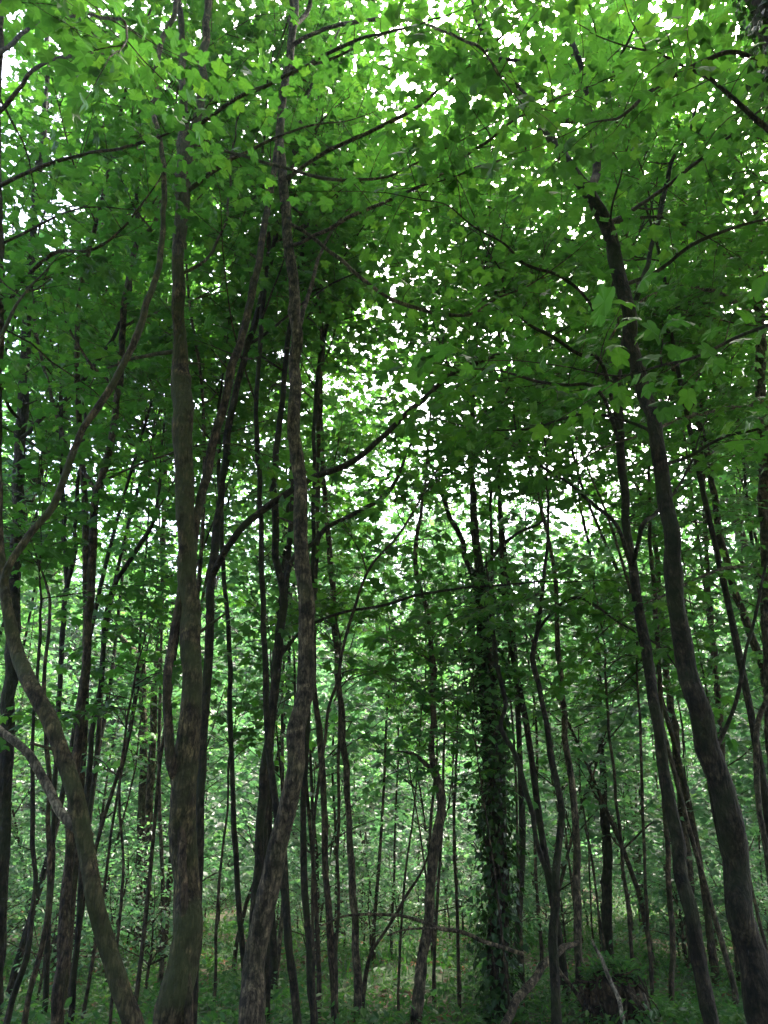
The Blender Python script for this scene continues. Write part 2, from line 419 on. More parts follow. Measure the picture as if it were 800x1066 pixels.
def tree(name, label, Y, path, cat='tree', bark=None, limbs=(), top=4.2, h0=4.0, n_auto=12, L=(1.2, 2.6), leaf=.118, gap=.18,
         seed=0, rough=.07, flare=1.35, lean_y=0.0, tpl=None, group=None, lit=None, extra=None, az=None, keep=1.0, crown=True):
    rng = np.random.default_rng(seed + 77)
    bark = bark or M_BARK
    P = px_path(path, Y)                                 # rows run from the ground up
    P = px_path(path, Y + np.cumsum(rng.normal(0, .05, len(P))) + lean_y * (P[:, 2] - P[0, 2]))
    if path[0][2] is None: pass
    d = P[0, :3] - P[1, :3]
    gz = float(ground_z(P[0, 0], P[0, 1]))
    if P[0, 2] > gz:
        k = (P[0, 2] - gz)
        dirn = d / max(-d[2], .05) * .6
        foot = np.array((P[0, 0] + dirn[0] * k, P[0, 1], 0.0)); gz = float(ground_z(foot[0], foot[1]))
        foot[2] = gz - .08
        mid = P[0, :3] + (foot - P[0, :3]) * .6
        P = np.vstack(([*foot, P[0, 3] * flare], [*mid, P[0, 3] * (1 + (flare - 1) * .35)], P))
    if top > 0: P = grow(P, rng, top, up=.05, bend=.1)
    base = P[0, :3].copy(); base[2] += .08
    root = thing(name, label, cat, base, group)
    root_inv = base
    seg = 16 if P[:, 3].max() > .1 else 10
    st = catmull(P, max(.05, P[:, 3].mean() * .6))
    st = kink(st, rng)
    mb = MB(); tube(mb, st - np.array((*base, 0)), seg, 0, rough, rng)
    for q in range(int(st[:, 3].max() * 60)):            # snapped twigs left on the stem
        i = rng.integers(len(st) // 6, len(st) - 2); a = rng.uniform(0, 6.28); l = rng.uniform(.04, .22) + st[i, 3]
        e = np.array((math.cos(a), math.sin(a), rng.uniform(-.1, .9))) * l; rr = min(st[i, 3] * .22, .014)
        tube(mb, np.array([(*(st[i, :3] - base), rr), (*(st[i, :3] - base + e * .7), rr * .8), (*(st[i, :3] - base + e), rr * .5)]), 6, 0)
    tr = link('trunk', mb.mesh('trunk', [bark]), root)
    fo = Foliage(rng)
    def part_limb(Pl, leafy=True, start=.3, gp=None, sz=None, bk=None):
        Pc = kink(catmull(Pl, max(.04, Pl[:, 3].mean() * 1.2)), rng, .2, .006, .22)
        m2 = MB(); tube(m2, Pc - np.array((*base, 0)), 8, 0, .07, rng)
        link('limb', m2.mesh('limb', [bk or bark]), root)
        if leafy: fo.limb(Pl, sz or leaf, start, gp or gap)
    for lb in limbs:
        lp = dict(Y2=None, leafy=True, start=.35, grow=.8, gp=None)
        lp.update(lb[1] if len(lb) > 1 else {})
        Pl = px_path(lb[0], lp.get('Y', Y) + lean_y * 0, lp['Y2'])
        # root the limb on the trunk
        k = np.argmin(np.linalg.norm(st[:, :3] - Pl[0, :3], axis=1))
        if not lp.get('free'): Pl[0, :3] = st[k, :3]
        if lp['grow']: Pl = grow(Pl, rng, lp['grow'], n=3)
        part_limb(Pl, lp['leafy'], lp['start'], lp['gp'], None, lp.get('bark'))
    # side limbs higher up
    top_z = st[-1, 2]
    n_auto = int(n_auto * 1.0)
    if Y > 6.7: h0 += .9; gap *= 1.3
    if Y < 6.7:
        n_auto = int(n_auto * .75)
        if az is None: az = (-.15, 3.3)
    for k in range(n_auto):
        z = h0 + (top_z - h0) * ((k + rng.random()) / max(n_auto, 1)) ** 1.0
        i = int(np.argmin(np.abs(st[:, 2] - z)))
        if st[i, 2] < h0 - .3: continue
        f = 1 - .5 * (z - h0) / max(top_z - h0, .1)
        a = rng.uniform(0, 2 * np.pi) if az is None else rng.uniform(*az)
        Ll = rng.uniform(*L) * f
        Pl = auto_limb(st[i, :3], a, rng.uniform(.15, .8), Ll, min(st[i, 3] * .45, .008 + Ll * .007), rng)
        if Ll > 1.7 and st[i, 3] > .03:
            part_limb(Pl)
        else:
            tube(fo.mb, catmull(Pl, .15), 5, 1, cap=False); fo.limb(Pl, leaf, .25, gap)
    if crown:
        # leaves at the very top
        fo.limb(st[-max(4, len(st) // 8):], leaf, .0, gap * .6)
        if extra: extra(fo, rng)
        c = fo.build('crown', root, tpl or LEAF_FULL, lit or M_LEAF, M_TWIG, keep)
        if c is not None:
            c.data.transform(__import__('mathutils').Matrix.Translation(-Vector(base)))
    return root

# each path runs upward in (x, y, width)
# -- left side
tree('sycamore_tree', 'curved trunk bowing out at the lower left, forked with a pale grey limb', 4.7,
     [(146, 1085, 30), (127, 1030, 30), (110, 975, 28), (98, 930, 27), (90, 880, 27), (80, 830, 27), (60, 775, 26), (36, 725, 25), (18, 680, 22), (6, 630, 17), (1, 575, 13), (-4, 500, 11), (-12, 400, 9)],
     bark=M_BARK_MOSS, flare=1.1, seed=1, h0=5.5, n_auto=6, top=2.0, rough=.05,
     limbs=[([(82, 868, 17), (66, 848, 16), (48, 815, 14), (28, 785, 13), (5, 764, 12), (-30, 735, 11), (-80, 690, 9)], dict(leafy=False, grow=.5, bark=M_BARK_PALE)),
            ([(6, 605, 13), (12, 586, 12), (32, 556, 12), (57, 519, 11), (84, 455, 11), (118, 397, 11), (143, 350, 11), (158, 305, 10), (168, 255, 9), (172, 200, 8), (168, 145, 8), (161, 110, 8), (168, 45, 8), (182, 12, 8), (192, -20, 7)],
             dict(Y2=5.2, start=.9, grow=1.5))])
tree('sycamore_tree', 'thick mossy trunk left of centre with a burr low down and twin top fork', 5.6,
     [(180, 1090, 54), (185, 1040, 50), (189, 1000, 46), (193, 960, 43), (192, 930, 40), (189, 880, 40), (191, 830, 42), (195, 790, 39), (198, 740, 34), (198, 680, 33), (196, 620, 31), (194, 560, 29), (192, 500, 28), (191, 440, 29),
      (189, 405, 30), (188, 360, 21), (186, 310, 20), (187, 250, 20), (190, 200, 24), (193, 165, 26), (192, 130, 15), (189, 95, 11), (190, 50, 10), (186, 0, 9), (180, -50, 8)],
     bark=M_BARK_MOSS, flare=1.35, seed=2, h0=5.6, n_auto=7, az=(-.15, 3.3), rough=.085,
     limbs=[([(198, 165, 16), (206, 125, 14), (209, 90, 13), (213, 40, 12), (218, 0, 11), (224, -60, 9)], dict(grow=1.5, start=.6)),
            ([(196, 140, 5), (225, 115, 5), (265, 95, 5), (326, 64, 5), (376, 40, 4), (414, 32, 3)], dict(Y2=4.4, start=.55)),
            ([(186, 148, 5), (220, 154, 4), (265, 166, 4), (316, 181, 4), (360, 187, 4), (407, 182, 3), (474, 149, 2)], dict(Y2=4.7, start=.55)),
            ([(190, 290, 5), (215, 268, 4), (236, 225, 3), (241, 160, 3)], dict(Y2=6.2, start=.3)),
            ])
tree('sycamore_tree', 'slim dark stem rising from the fork low on the mossy left trunk and sweeping right', 5.5,
     [(187, 830, 13), (183, 806, 17), (178, 785, 16), (173, 745, 14), (174, 705, 14), (180, 672, 14), (188, 625, 14), (198, 572, 14), (209, 519, 14), (220, 470, 14), (232, 425, 13), (246, 368, 13), (258, 322, 12), (268, 280, 11), (278, 225, 10), (287, 165, 9), (296, 105, 8), (302, 40, 7), (306, -30, 6)],
     bark=M_BARK, flare=1.0, seed=3, h0=5.5, n_auto=6, az=(-.15, 3.3), lean_y=.06)
tree('sycamore_tree', 'dark trunk right of the mossy trunk with one long limb arching up to the right', 6.9,
     [(199, 1080, 15), (203, 980, 15), (207, 880, 14), (211, 790, 14), (216, 710, 14), (219, 640, 14), (222, 590, 14), (228, 545, 12), (234, 495, 12), (240, 440, 11), (250, 390, 10), (262, 345, 10), (276, 295, 9), (286, 250, 8), (300, 190, 7), (312, 130, 6)],
     bark=M_BARK_DARK, seed=4, h0=5.5, n_auto=6,
     limbs=[([(222, 590, 11), (236, 568, 11), (256, 546, 11), (285, 524, 11), (322, 500, 10), (352, 487, 10), (378, 473, 9), (402, 453, 9), (425, 428, 9), (450, 408, 8), (475, 388, 7), (500, 375, 6), (530, 368, 4)], dict(Y2=6.2, start=.5, grow=.8, gp=.16))])
tree('sycamore_tree', 'tallest central grey trunk leaning right at its foot then rising straight to the top', 6.0,
     [(258, 1090, 46), (262, 1040, 40), (266, 1000, 36), (274, 950, 35), (285, 905, 33), (296, 865, 30), (305, 815, 28), (311, 765, 27), (316, 720, 26), (318, 650, 25), (316, 590, 23), (313, 530, 22), (310, 480, 22), (307, 440, 20), (308, 380, 18),
      (307, 320, 17), (301, 260, 16), (296, 200, 16), (291, 150, 14), (294, 105, 12), (302, 60, 10), (308, 20, 9), (311, -40, 8)],
     bark=M_BARK_GREY, flare=1.3, seed=5, h0=6.2, n_auto=9, az=(-.15, 3.3), rough=.075,
     limbs=[([(297, 190, 6), (320, 170, 5), (360, 149, 5), (417, 122, 5), (454, 95, 4), (495, 64, 4), (535, 24, 3)], dict(Y2=4.6)),
            ([(302, 258, 5), (330, 245, 5), (366, 226, 5), (434, 196, 4), (501, 152, 4), (535, 125, 3)], dict(Y2=4.4, start=.45)),
            ([(309, 350, 6), (317, 320, 6), (325, 290, 5), (335, 262, 4), (350, 235, 3)], dict(Y2=6.5, start=.5)),
            ([(303, 235, 5), (339, 257, 5), (376, 290, 5), (410, 314, 5), (454, 326, 5), (488, 328, 4), (508, 317, 3)], dict(Y2=5.4)),
            ([(303, 60, 6), (340, 30, 5), (390, 20, 5), (440, 25, 4), (490, 45, 4)], dict(Y2=3.9, start=.6)),
            ([(308, 45, 6), (318, 15, 6), (326, -20, 5)], dict(grow=1.0))])
tree('sycamore_tree', 'dark slender trunk half hidden behind the left of the central grey trunk', 7.6,
     [(258, 1060, 12), (264, 960, 13), (269, 900, 14), (275, 824, 14), (281, 760, 14), (287, 700, 15), (292, 655, 14), (294, 620, 13), (288, 570, 11), (286, 520, 11), (287, 480, 10), (293, 430, 9), (300, 350, 8), (312, 280, 7), (324, 200, 6)],
     bark=M_BARK_DARK, seed=6, h0=5, n_auto=9,
     limbs=[([(292, 650, 7), (302, 585, 7), (326, 566, 7), (343, 549, 7), (376, 532, 6), (395, 520, 6), (410, 503, 5), (424, 470, 4)], dict(Y2=8.6)),
            ([(290, 690, 5), (305, 665, 5), (326, 650, 4), (360, 637, 4), (400, 630, 4), (434, 620, 4), (484, 612, 3), (535, 608, 3)], dict(Y2=7.2, start=.5, gp=.3))])
tree('sycamore_tree', 'thin dark pole emerging at the right foot of the central grey trunk', 7.2,
     [(312, 1085, 14), (306, 1030, 13), (300, 970, 12), (294, 905, 12), (288, 850, 11), (281, 790, 11), (276, 700, 9), (274, 630, 9), (272, 560, 8), (270, 495, 8), (268, 420, 7), (272, 340, 6), (280, 260, 5)],
     bark=M_BARK_DARK, seed=7, h0=4.6, n_auto=9)
tree('sycamore_tree', 'very straight thin dark pole standing alone between the mossy trunk and the central trunk', 8.3,
     [(254, 1010, 9), (250, 960, 9), (246, 890, 9), (243, 834, 8), (241, 770, 8), (240, 706, 8), (236, 640, 7), (232, 580, 6), (229, 520, 5), (228, 440, 4)],
     bark=M_BARK_DARK, seed=8, h0=5, n_auto=6, top=1.5)
tree('sycamore_tree', 'upright trunk with a high fork, left of the mossy trunk, behind the curved tree', 7.4,
     [(58, 1085, 20), (62, 1020, 19), (66, 950, 18), (71, 890, 15), (77, 830, 14), (83, 770, 14), (88, 710, 14), (93, 640, 13), (96, 580, 13), (99, 525, 13), (108, 490, 12), (117, 455, 11), (123, 410, 10), (128, 360, 10), (131, 315, 10), (138, 270, 9), (146, 248, 8), (160, 235, 6), (170, 205, 5)],
     bark=M_BARK, seed=9, h0=5.2, n_auto=6,
     limbs=[([(98, 520, 6), (84, 485, 5), (67, 461, 5), (58, 430, 5), (51, 404, 4), (40, 360, 4), (36, 320, 3)], dict(Y2=7.9, start=.5)),
            ([(142, 258, 6), (143, 215, 5), (142, 150, 4), (138, 90, 3)], dict(Y2=7.7, start=.3)),
            ([(100, 505, 4), (130, 490, 3), (155, 480, 3), (200, 465, 2)], dict(Y2=6.9, start=.2))])
tree('sycamore_tree', 'stout dark straight trunk near the left edge rising to the top corner', 8.4,
     [(-8, 1085, 27), (-3, 990, 25), (2, 880, 23), (7, 780, 21), (12, 690, 20), (16, 600, 19), (19, 510, 18), (24, 420, 17), (28, 340, 14), (32, 270, 12), (40, 200, 9), (46, 140, 8), (49, 70, 7), (50, 0, 6)],
     bark=M_BARK_DARK, seed=10, h0=5.5, n_auto=6, rough=.05,
     limbs=[([(25, 455, 7), (34, 445, 6), (52, 428, 6), (74, 411, 6), (95, 385, 5), (115, 357, 5), (127, 330, 4)], dict(Y2=7.6, start=.5)),
            ([(36, 240, 5), (36, 190, 4), (44, 150, 4), (50, 110, 3)], dict(Y2=8.8))])
tree('sycamore_tree', 'trunk cut off by the left edge of the photo, only its inner side in view', 5.8,
     [(-16, 900, 16), (-12, 800, 15), (-8, 700, 14), (-4, 600, 13), (-2, 500, 12), (-1, 400, 11), (1, 300, 11), (0, 220, 10), (-2, 150, 9), (0, 60, 8), (3, -20, 7)],
     bark=M_BARK, seed=11, h0=5.4, n_auto=6,
     limbs=[([(0, 195, 6), (20, 184, 5), (50, 172, 5), (95, 159, 4), (135, 152, 4), (170, 140, 3)], dict(Y2=5.0, start=.2)),
            ([(0, 120, 6), (30, 80, 5), (65, 60, 5), (100, 55, 4)], dict(Y2=4.2, start=.5, gp=.24)),
            ([(0, 60, 6), (30, 30, 5), (70, 15, 4), (120, 20, 4)], dict(Y2=3.2, start=.4)),
            ([(1, 330, 5), (30, 285, 5), (60, 262, 5), (95, 262, 4), (125, 240, 3)], dict(Y2=5.2))])
tree('sycamore_tree', 'thin stem forking like a Y at mid height, left of the upright high-forked trunk', 9.5,
     [(48, 1040, 9), (52, 960, 9), (55, 880, 8), (59, 790, 8), (63, 700, 8), (67, 640, 8), (69, 600, 8), (67, 560, 7), (66, 515, 6), (64, 460, 5), (64, 400, 4)],
     bark=M_BARK_DARK, seed=12, h0=5, n_auto=6, top=1.5,
     limbs=[([(69, 605, 6), (77, 580, 6), (80, 545, 5), (82, 500, 5), (90, 440, 4)], dict(Y2=9.9))])
tree('sycamore_tree', 'slender dark stem curving right between the high-forked trunk and the mossy trunk', 8.8,
     [(76, 1040, 10), (82, 960, 9), (87, 880, 9), (92, 810, 9), (99, 750, 8), (105, 710, 8), (109, 665, 8), (113, 632, 8), (120, 608, 7), (133, 588, 6), (148, 565, 6), (158, 545, 5), (166, 510, 4), (170, 450, 3)],
     bark=M_BARK_DARK, seed=13, h0=4.6, n_auto=6, top=1.2)
tree('sycamore_tree', 'pale straight trunk lit from the side, in the gap left of the mossy trunk', 13.5,
     [(152, 1000, 13), (153, 940, 13), (154, 880, 12), (156, 820, 12), (159, 760, 11), (163, 700, 10), (167, 650, 9), (170, 580, 8), (172, 500, 7)],
     bark=M_BARK_GREY, seed=14, h0=5.5, n_auto=10, L=(1.2, 2.4), tpl=LEAF_MID)
tree('sycamore_tree', 'pale broken-topped trunk with a bent-over snapped stub, farther back at left', 14.5,
     [(143, 985, 14), (145, 940, 14), (147, 880, 13), (149, 820, 12), (150, 760, 12), (149, 715, 12), (146, 692, 11), (139, 678, 10), (130, 668, 8), (124, 660, 5)],
     bark=M_BARK_GREY, seed=15, top=0, n_auto=0, crown=False, rough=.12)
# -- centre
tree('sycamore_tree', 'thin dark pole right of the central trunk, nearest to its side', 8.0,
     [(327, 1085, 12), (324, 1030, 12), (321, 980, 11), (317, 920, 11), (316, 860, 10), (318, 800, 9), (321, 740, 8), (324, 680, 7), (326, 600, 6), (327, 520, 5), (328, 430, 5)],
     bark=M_BARK_DARK, L=(.9, 2.0), seed=16, h0=6, n_auto=8)
tree('sycamore_tree', 'brown straight pole second to the right of the central trunk', 8.6,
     [(350, 1085, 12), (346, 1010, 12), (342, 950, 11), (339, 900, 10), (337, 830, 10), (333, 770, 10), (328, 720, 9), (326, 650, 8), (330, 580, 7), (332, 500, 6), (332, 420, 5)],
     bark=M_BARK, L=(.9, 2.0), seed=17, h0=6, n_auto=8)
tree('sycamore_tree', 'brown pole third to the right of the central trunk, its upper part paler', 9.0,
     [(374, 1085, 13), (372, 1020, 13), (370, 970, 12), (367, 910, 11), (363, 850, 10), (360, 807, 10), (357, 760, 10), (353, 710, 9), (349, 650, 9), (343, 580, 9), (338, 515, 8), (335, 460, 6), (334, 390, 5)],
     bark=M_BARK_GREY, L=(.9, 2.0), seed=18, h0=6, n_auto=9)
tree('sapling', 'long whippy sapling slanting up right across the poles beside the central trunk', 7.4,
     [(327, 1010, 4), (326, 942, 4), (327, 858, 4), (331, 820, 4), (337, 780, 4), (344, 735, 4), (352, 705, 4), (363, 650, 4), (383, 596, 3.5), (413, 559, 3), (430, 532, 3), (446, 505, 2.5)],
     bark=M_TWIG, seed=19, h0=3.2, n_auto=9, L=(.5, 1.0), top=.8)
tree('sapling', 'pencil-thin upright sapling in front of the brown poles at centre left', 8.2,
     [(350, 1060, 4), (351, 1000, 4), (353, 950, 4), (352, 875, 4), (353, 800, 4), (354, 740, 3.5), (355, 690, 3)],
     bark=M_TWIG, seed=20, h0=2.2, n_auto=10, L=(.4, .9), top=.8)
tree('sycamore_tree', 'crooked light brown tree in the middle with a kink, standing left of the ivy-covered trunk', 8.9,
     [(429, 1090, 19), (435, 1040, 18), (440, 1000, 17), (446, 955, 16), (450, 910, 16), (455, 870, 15), (459, 840, 14), (458, 818, 13), (453, 802, 12), (450, 780, 10), (450, 740, 9), (451, 700, 9), (449, 660, 8), (444, 632, 8), (436, 608, 7), (432, 590, 6), (434, 560, 5), (440, 520, 4)],
     bark=M_BARK_GREY, seed=21, h0=5.2, n_auto=7, L=(.8, 1.6), rough=.1,
     limbs=[([(452, 805, 7), (440, 792, 6), (430, 785, 5), (420, 783, 3)], dict(leafy=False, grow=.1)),
            ([(452, 690, 4), (440, 683, 3), (425, 675, 2)], dict(gp=.3, Y2=9.2)),
            ([(452, 685, 4), (462, 676, 3), (478, 668, 2)], dict(gp=.3, Y2=9.2))])

def ivy_on(px, Y, rng, n, rad0, rad1, size=.07):
    def f(fo, r):
        pass
    return f
ivy_tree = tree('ivy_clad_tree', 'ivy-clad dark trunk right of centre with a fork at its top', 9.3,
     [(523, 1090, 32), (520, 1040, 31), (518, 980, 31), (517, 920, 31), (516, 870, 30), (514, 820, 29), (512, 770, 27), (509, 720, 25), (506, 680, 22), (502, 640, 19), (499, 605, 16), (497, 575, 13), (494, 545, 12), (493, 510, 10), (490, 460, 8)],
     bark=M_BARK_DARK, seed=22, h0=5.6, n_auto=14, L=(1.4, 3.0), rough=.1,
     limbs=[([(498, 625, 9), (490, 597, 9), (482, 568, 8), (474, 548, 8), (467, 532, 7), (458, 505, 5)], dict(Y2=9.6, start=.5)),
            ([(499, 600, 5), (520, 572, 5), (540, 555, 4), (562, 545, 3)], dict(Y2=9.8, start=.5, gp=.4)),
            ([(512, 740, 5), (513, 680, 5), (511, 620, 5), (512, 555, 4), (510, 500, 4)], dict(Y2=9.0, start=.6))])
tree('sycamore_tree', 'twin-stemmed dark slim tree right of the ivy trunk, its two stems joining low down', 7.7,
     [(580, 1085, 16), (579, 1040, 15), (578, 1000, 15), (578, 950, 15), (579, 912, 13), (582, 880, 11), (583, 840, 10), (579, 812, 10), (573, 785, 10), (568, 750, 9), (561, 720, 8), (555, 690, 8), (557, 665, 7), (563, 635, 7), (567, 600, 5), (570, 560, 4), (570, 500, 3)],
     bark=M_BARK_DARK, seed=23, h0=4.4, n_auto=6, L=(.7, 1.5), top=1.5, rough=.1,
     limbs=[([(577, 925, 9), (569, 903, 9), (558, 868, 8), (549, 830, 8), (541, 795, 8), (528, 772, 8), (521, 755, 7), (526, 735, 7), (523, 715, 6), (516, 685, 6), (513, 655, 5), (512, 620, 4)], dict(leafy=False, grow=.6, Y2=8.1)),
            ([(560, 640, 4), (580, 632, 4), (605, 622, 4), (640, 645, 3), (665, 660, 3)], dict(Y2=7.0, start=.1)),
            ([(566, 610, 4), (545, 625, 3), (515, 632, 2)], dict(Y2=7.2, start=.1))])
# -- right side
tree('sycamore_tree', 'straight pale-barked pole between the twin-stemmed tree and the earthy root mound', 9.8,
     [(607, 1085, 14), (605, 1030, 13), (603, 980, 13), (601, 930, 12), (600, 880, 12), (597, 830, 11), (590, 780, 10), (585, 730, 9), (582, 680, 8), (580, 620, 6)],
     bark=M_BARK_GREY, seed=24, h0=4.8, n_auto=8)
tree('sycamore_tree', 'dark leaning pole left of the largest right-hand trunk, with a knot under its fork', 6.0,
     [(752, 1110, 27), (741, 1066, 26), (731, 1020, 25), (722, 970, 23), (714, 925, 22), (706, 880, 21), (698, 835, 20), (690, 790, 19), (684, 745, 18), (677, 700, 17), (670, 655, 16), (663, 610, 15), (656, 565, 14), (650, 510, 13), (645, 455, 13), (642, 415, 16), (642, 393, 19), (647, 365, 11), (660, 320, 9), (676, 270, 7), (690, 210, 6)],
     bark=M_BARK_DARK, seed=25, h0=6.4, n_auto=8, rough=.08, lean_y=.12,
     limbs=[([(641, 395, 5), (628, 380, 5), (605, 369, 5), (575, 352, 5), (550, 338, 4), (530, 312, 3)], dict(Y2=5.6, start=.3)),
            ([(641, 410, 5), (625, 408, 5), (590, 400, 4), (555, 396, 4), (528, 388, 3)], dict(Y2=5.2, start=.2)),
            ([(655, 558, 5), (640, 545, 5), (618, 525, 5), (592, 503, 4), (570, 490, 4), (548, 470, 3)], dict(Y2=6.4, start=.35)),
            ([(657, 560, 6), (668, 550, 6), (682, 535, 5), (700, 515, 4), (722, 480, 3)], dict(Y2=6.6, start=.4))])
tree('sycamore_tree', 'largest dark trunk on the right, leaning left and forking near the top', 5.6,
     [(800, 1085, 47), (792, 1040, 45), (783, 990, 44), (774, 945, 42), (767, 900, 41), (759, 860, 40), (750, 815, 38), (737, 770, 36), (724, 730, 33), (714, 690, 30), (707, 645, 27), (702, 600, 25), (697, 555, 24), (691, 505, 24), (683, 455, 23), (673, 410, 23), (660, 365, 22), (651, 320, 21), (643, 280, 21), (634, 240, 21), (622, 214, 20), (607, 193, 18), (592, 172, 16),
      (577, 148, 15), (558, 115, 14), (540, 95, 14), (524, 68, 14), (508, 40, 13), (497, 8, 12), (488, -40, 10)],
     bark=M_BARK_DARK, seed=26, h0=6.0, n_auto=10, az=(-.15, 3.3), rough=.06, flare=1.3,
     limbs=[([(626, 218, 13), (622, 180, 13), (619, 150, 13), (614, 115, 12), (607, 85, 10), (597, 50, 9), (588, 15, 8), (582, -30, 6)], dict(grow=1.5, start=.6)),
            ([(620, 135, 6), (628, 120, 6), (631, 100, 5), (640, 70, 4)], dict(Y2=5.0)),
            ([(641, 300, 5), (626, 335, 4), (612, 315, 4), (598, 298, 4), (575, 284, 4), (548, 275, 4), (520, 250, 3), (490, 232, 2)], dict(Y2=4.8, start=.35)),
            ([(742, 790, 6), (752, 768, 6), (762, 742, 5), (770, 712, 5), (776, 680, 4), (786, 640, 4), (796, 590, 3)], dict(Y2=5.2, leafy=False)),
            ([(654, 330, 4), (650, 280, 4), (640, 250, 4), (636, 220, 3), (650, 170, 2)], dict(Y2=5.0, start=.3)),
            ([(651, 320, 6), (680, 285, 5), (720, 255, 5), (770, 235, 4)], dict(Y2=5.2, start=.6)),
            ([(691, 500, 5), (720, 475, 5), (755, 455, 4), (795, 445, 3)], dict(Y2=4.6, start=.3)),
            ([(636, 250, 6), (670, 210, 5), (710, 180, 5), (750, 150, 4)], dict(Y2=5.4, start=.6)),
            ([(690, 480, 5), (660, 440, 4), (610, 430, 4), (560, 445, 3)], dict(Y2=5.6, start=.5)),
            ([(575, 146, 6), (552, 150, 5), (528, 165, 4), (500, 172, 3)], dict(Y2=5.0, start=.7))])
tree('sycamore_tree', 'mid-distance trunk leaning left behind the largest right-hand trunk', 10.5,
     [(828, 900, 13), (814, 800, 13), (800, 722, 12), (787, 680, 12), (773, 637, 12), (760, 595, 11), (749, 553, 11), (742, 510, 10), (736, 468, 10), (724, 432, 9), (712, 404, 9), (700, 380, 9), (689, 357, 8), (676, 318, 8), (664, 285, 7), (650, 240, 6)],
     bark=M_BARK, seed=27, h0=6.5, n_auto=12, L=(1.3, 2.8))
tree('sycamore_tree', 'thin upright pole just left of the mid-distance leaning trunk at right', 11.5,
     [(768, 1000, 9), (764, 930, 9), (758, 850, 8), (752, 770, 8), (745, 690, 7), (739, 620, 7), (735, 553, 6), (732, 495, 6), (730, 430, 5)],
     bark=M_BARK, seed=28, h0=6.5, n_auto=9, L=(1.0, 2.2))
tree('sycamore_tree', 'tall grey trunk running down the right edge of the photo', 8.6,
     [(812, 1000, 19), (808, 900, 19), (805, 800, 18), (802, 700, 18), (799, 620, 17), (797, 550, 17), (795, 480, 17), (793, 420, 17), (791, 360, 16), (791, 300, 14), (790, 240, 11), (789, 190, 9), (788, 135, 8), (786, 60, 7)],
     bark=M_BARK_GREY, seed=29, h0=6, n_auto=10,
     limbs=[([(793, 420, 6), (760, 425, 5), (715, 435, 5), (670, 450, 4)], dict(Y2=6.6, start=.2)),
            ([(791, 330, 6), (750, 305, 5), (700, 300, 5), (650, 325, 4)], dict(Y2=6.2, start=.2)),
            ([(798, 600, 5), (770, 590, 4), (730, 600, 4), (690, 620, 3)], dict(Y2=7.4, start=.2)),
            ([(794, 250, 5), (783, 215, 5), (766, 192, 5), (752, 180, 4), (739, 169, 4), (720, 150, 3)], dict(Y2=7.6, start=.2))])
tree('sycamore_tree', 'small twisted grey stem at the right edge below the tall grey trunk', 6.6,
     [(806, 960, 9), (797, 880, 9), (790, 835, 9), (786, 800, 9), (785, 772, 9), (790, 748, 9), (800, 728, 8), (812, 705, 7), (822, 670, 6)],
     bark=M_BARK_GREY, seed=30, h0=5, n_auto=5, top=1.5)
tree('sycamore_tree', 'slim straight pole between the root mound and the dark leaning pole', 9.4,
     [(701, 1085, 9), (700, 1030, 9), (700, 990, 9), (697, 920, 9), (694, 860, 8), (692, 820, 8), (689, 760, 7), (687, 700, 6), (683, 640, 6), (678, 575, 5), (676, 510, 4)],
     bark=M_BARK, seed=31, h0=4.6, n_auto=8)
tree('sapling', 'pencil-thin dark sapling rising behind the right of the root mound', 9.9,
     [(680, 1060, 5), (677, 1000, 5), (673, 940, 4.5), (671, 880, 4), (668, 820, 4), (667, 760, 3.5), (664, 700, 3)],
     bark=M_TWIG, seed=32, h0=2.6, n_auto=12, L=(.5, 1.1), top=1)
tree('sapling', 'thin sapling leaning a little left over the top of the root mound', 10.4,
     [(661, 1040, 5), (656, 980, 5), (652, 930, 4.5), (646, 870, 4), (640, 810, 4), (634, 760, 3.5), (630, 700, 3)],
     bark=M_TWIG, seed=33, h0=2.6, n_auto=12, L=(.5, 1.1), top=1)
tree('sycamore_tree', 'short dark trunk standing directly behind the root mound', 13.0,
     [(633, 1040, 18), (632, 980, 18), (632, 930, 17), (631, 880, 15), (629, 830, 12), (626, 770, 9), (624, 700, 7), (622, 640, 6)],
     bark=M_BARK_DARK, seed=34, h0=4.6, n_auto=12, L=(1, 2), tpl=LEAF_MID, rough=.12)
tree('sycamore_tree', 'pale trunk seen between the dark leaning pole and the largest right-hand trunk', 12.5,
     [(723, 1040, 15), (720, 970, 15), (716, 900, 15), (710, 840, 14), (704, 780, 12), (697, 720, 11), (690, 650, 9), (684, 580, 8)],
     bark=M_BARK_GREY, seed=35, h0=5, n_auto=11, L=(1, 2.2), tpl=LEAF_MID)
corner = tree('ivy_clad_tree', 'near ivy-clad trunk leaning into the top right corner of the photo', 3.6,
     [(1010, 1000, 70), (980, 800, 66), (945, 600, 62), (905, 400, 58), (862, 220, 54), (826, 90, 50), (795, 0, 46), (770, -70, 42), (750, -130, 38)],
     bark=M_BARK_DARK, seed=36, h0=4.5, n_auto=3, top=2.5,
     limbs=[([(815, 50, 9), (770, 55, 7), (720, 70, 6), (670, 100, 5), (645, 120, 4)], dict(Y2=3.4, start=.35, grow=.3)),
            ([(880, 320, 8), (830, 330, 6), (780, 345, 5), (730, 370, 4)], dict(Y2=3.5, start=.3))])
tree('sycamore_tree', 'cluster stem at the far left bottom, leaning right beside the curved tree', 6.6,
     [(4, 1085, 11), (14, 1040, 10), (26, 1000, 9), (34, 955, 8), (36, 900, 7), (34, 850, 6), (33, 790, 5), (36, 730, 4), (42, 660, 4)],
     bark=M_BARK_DARK, seed=37, h0=3.6, n_auto=6, L=(.5, 1.2), top=1)
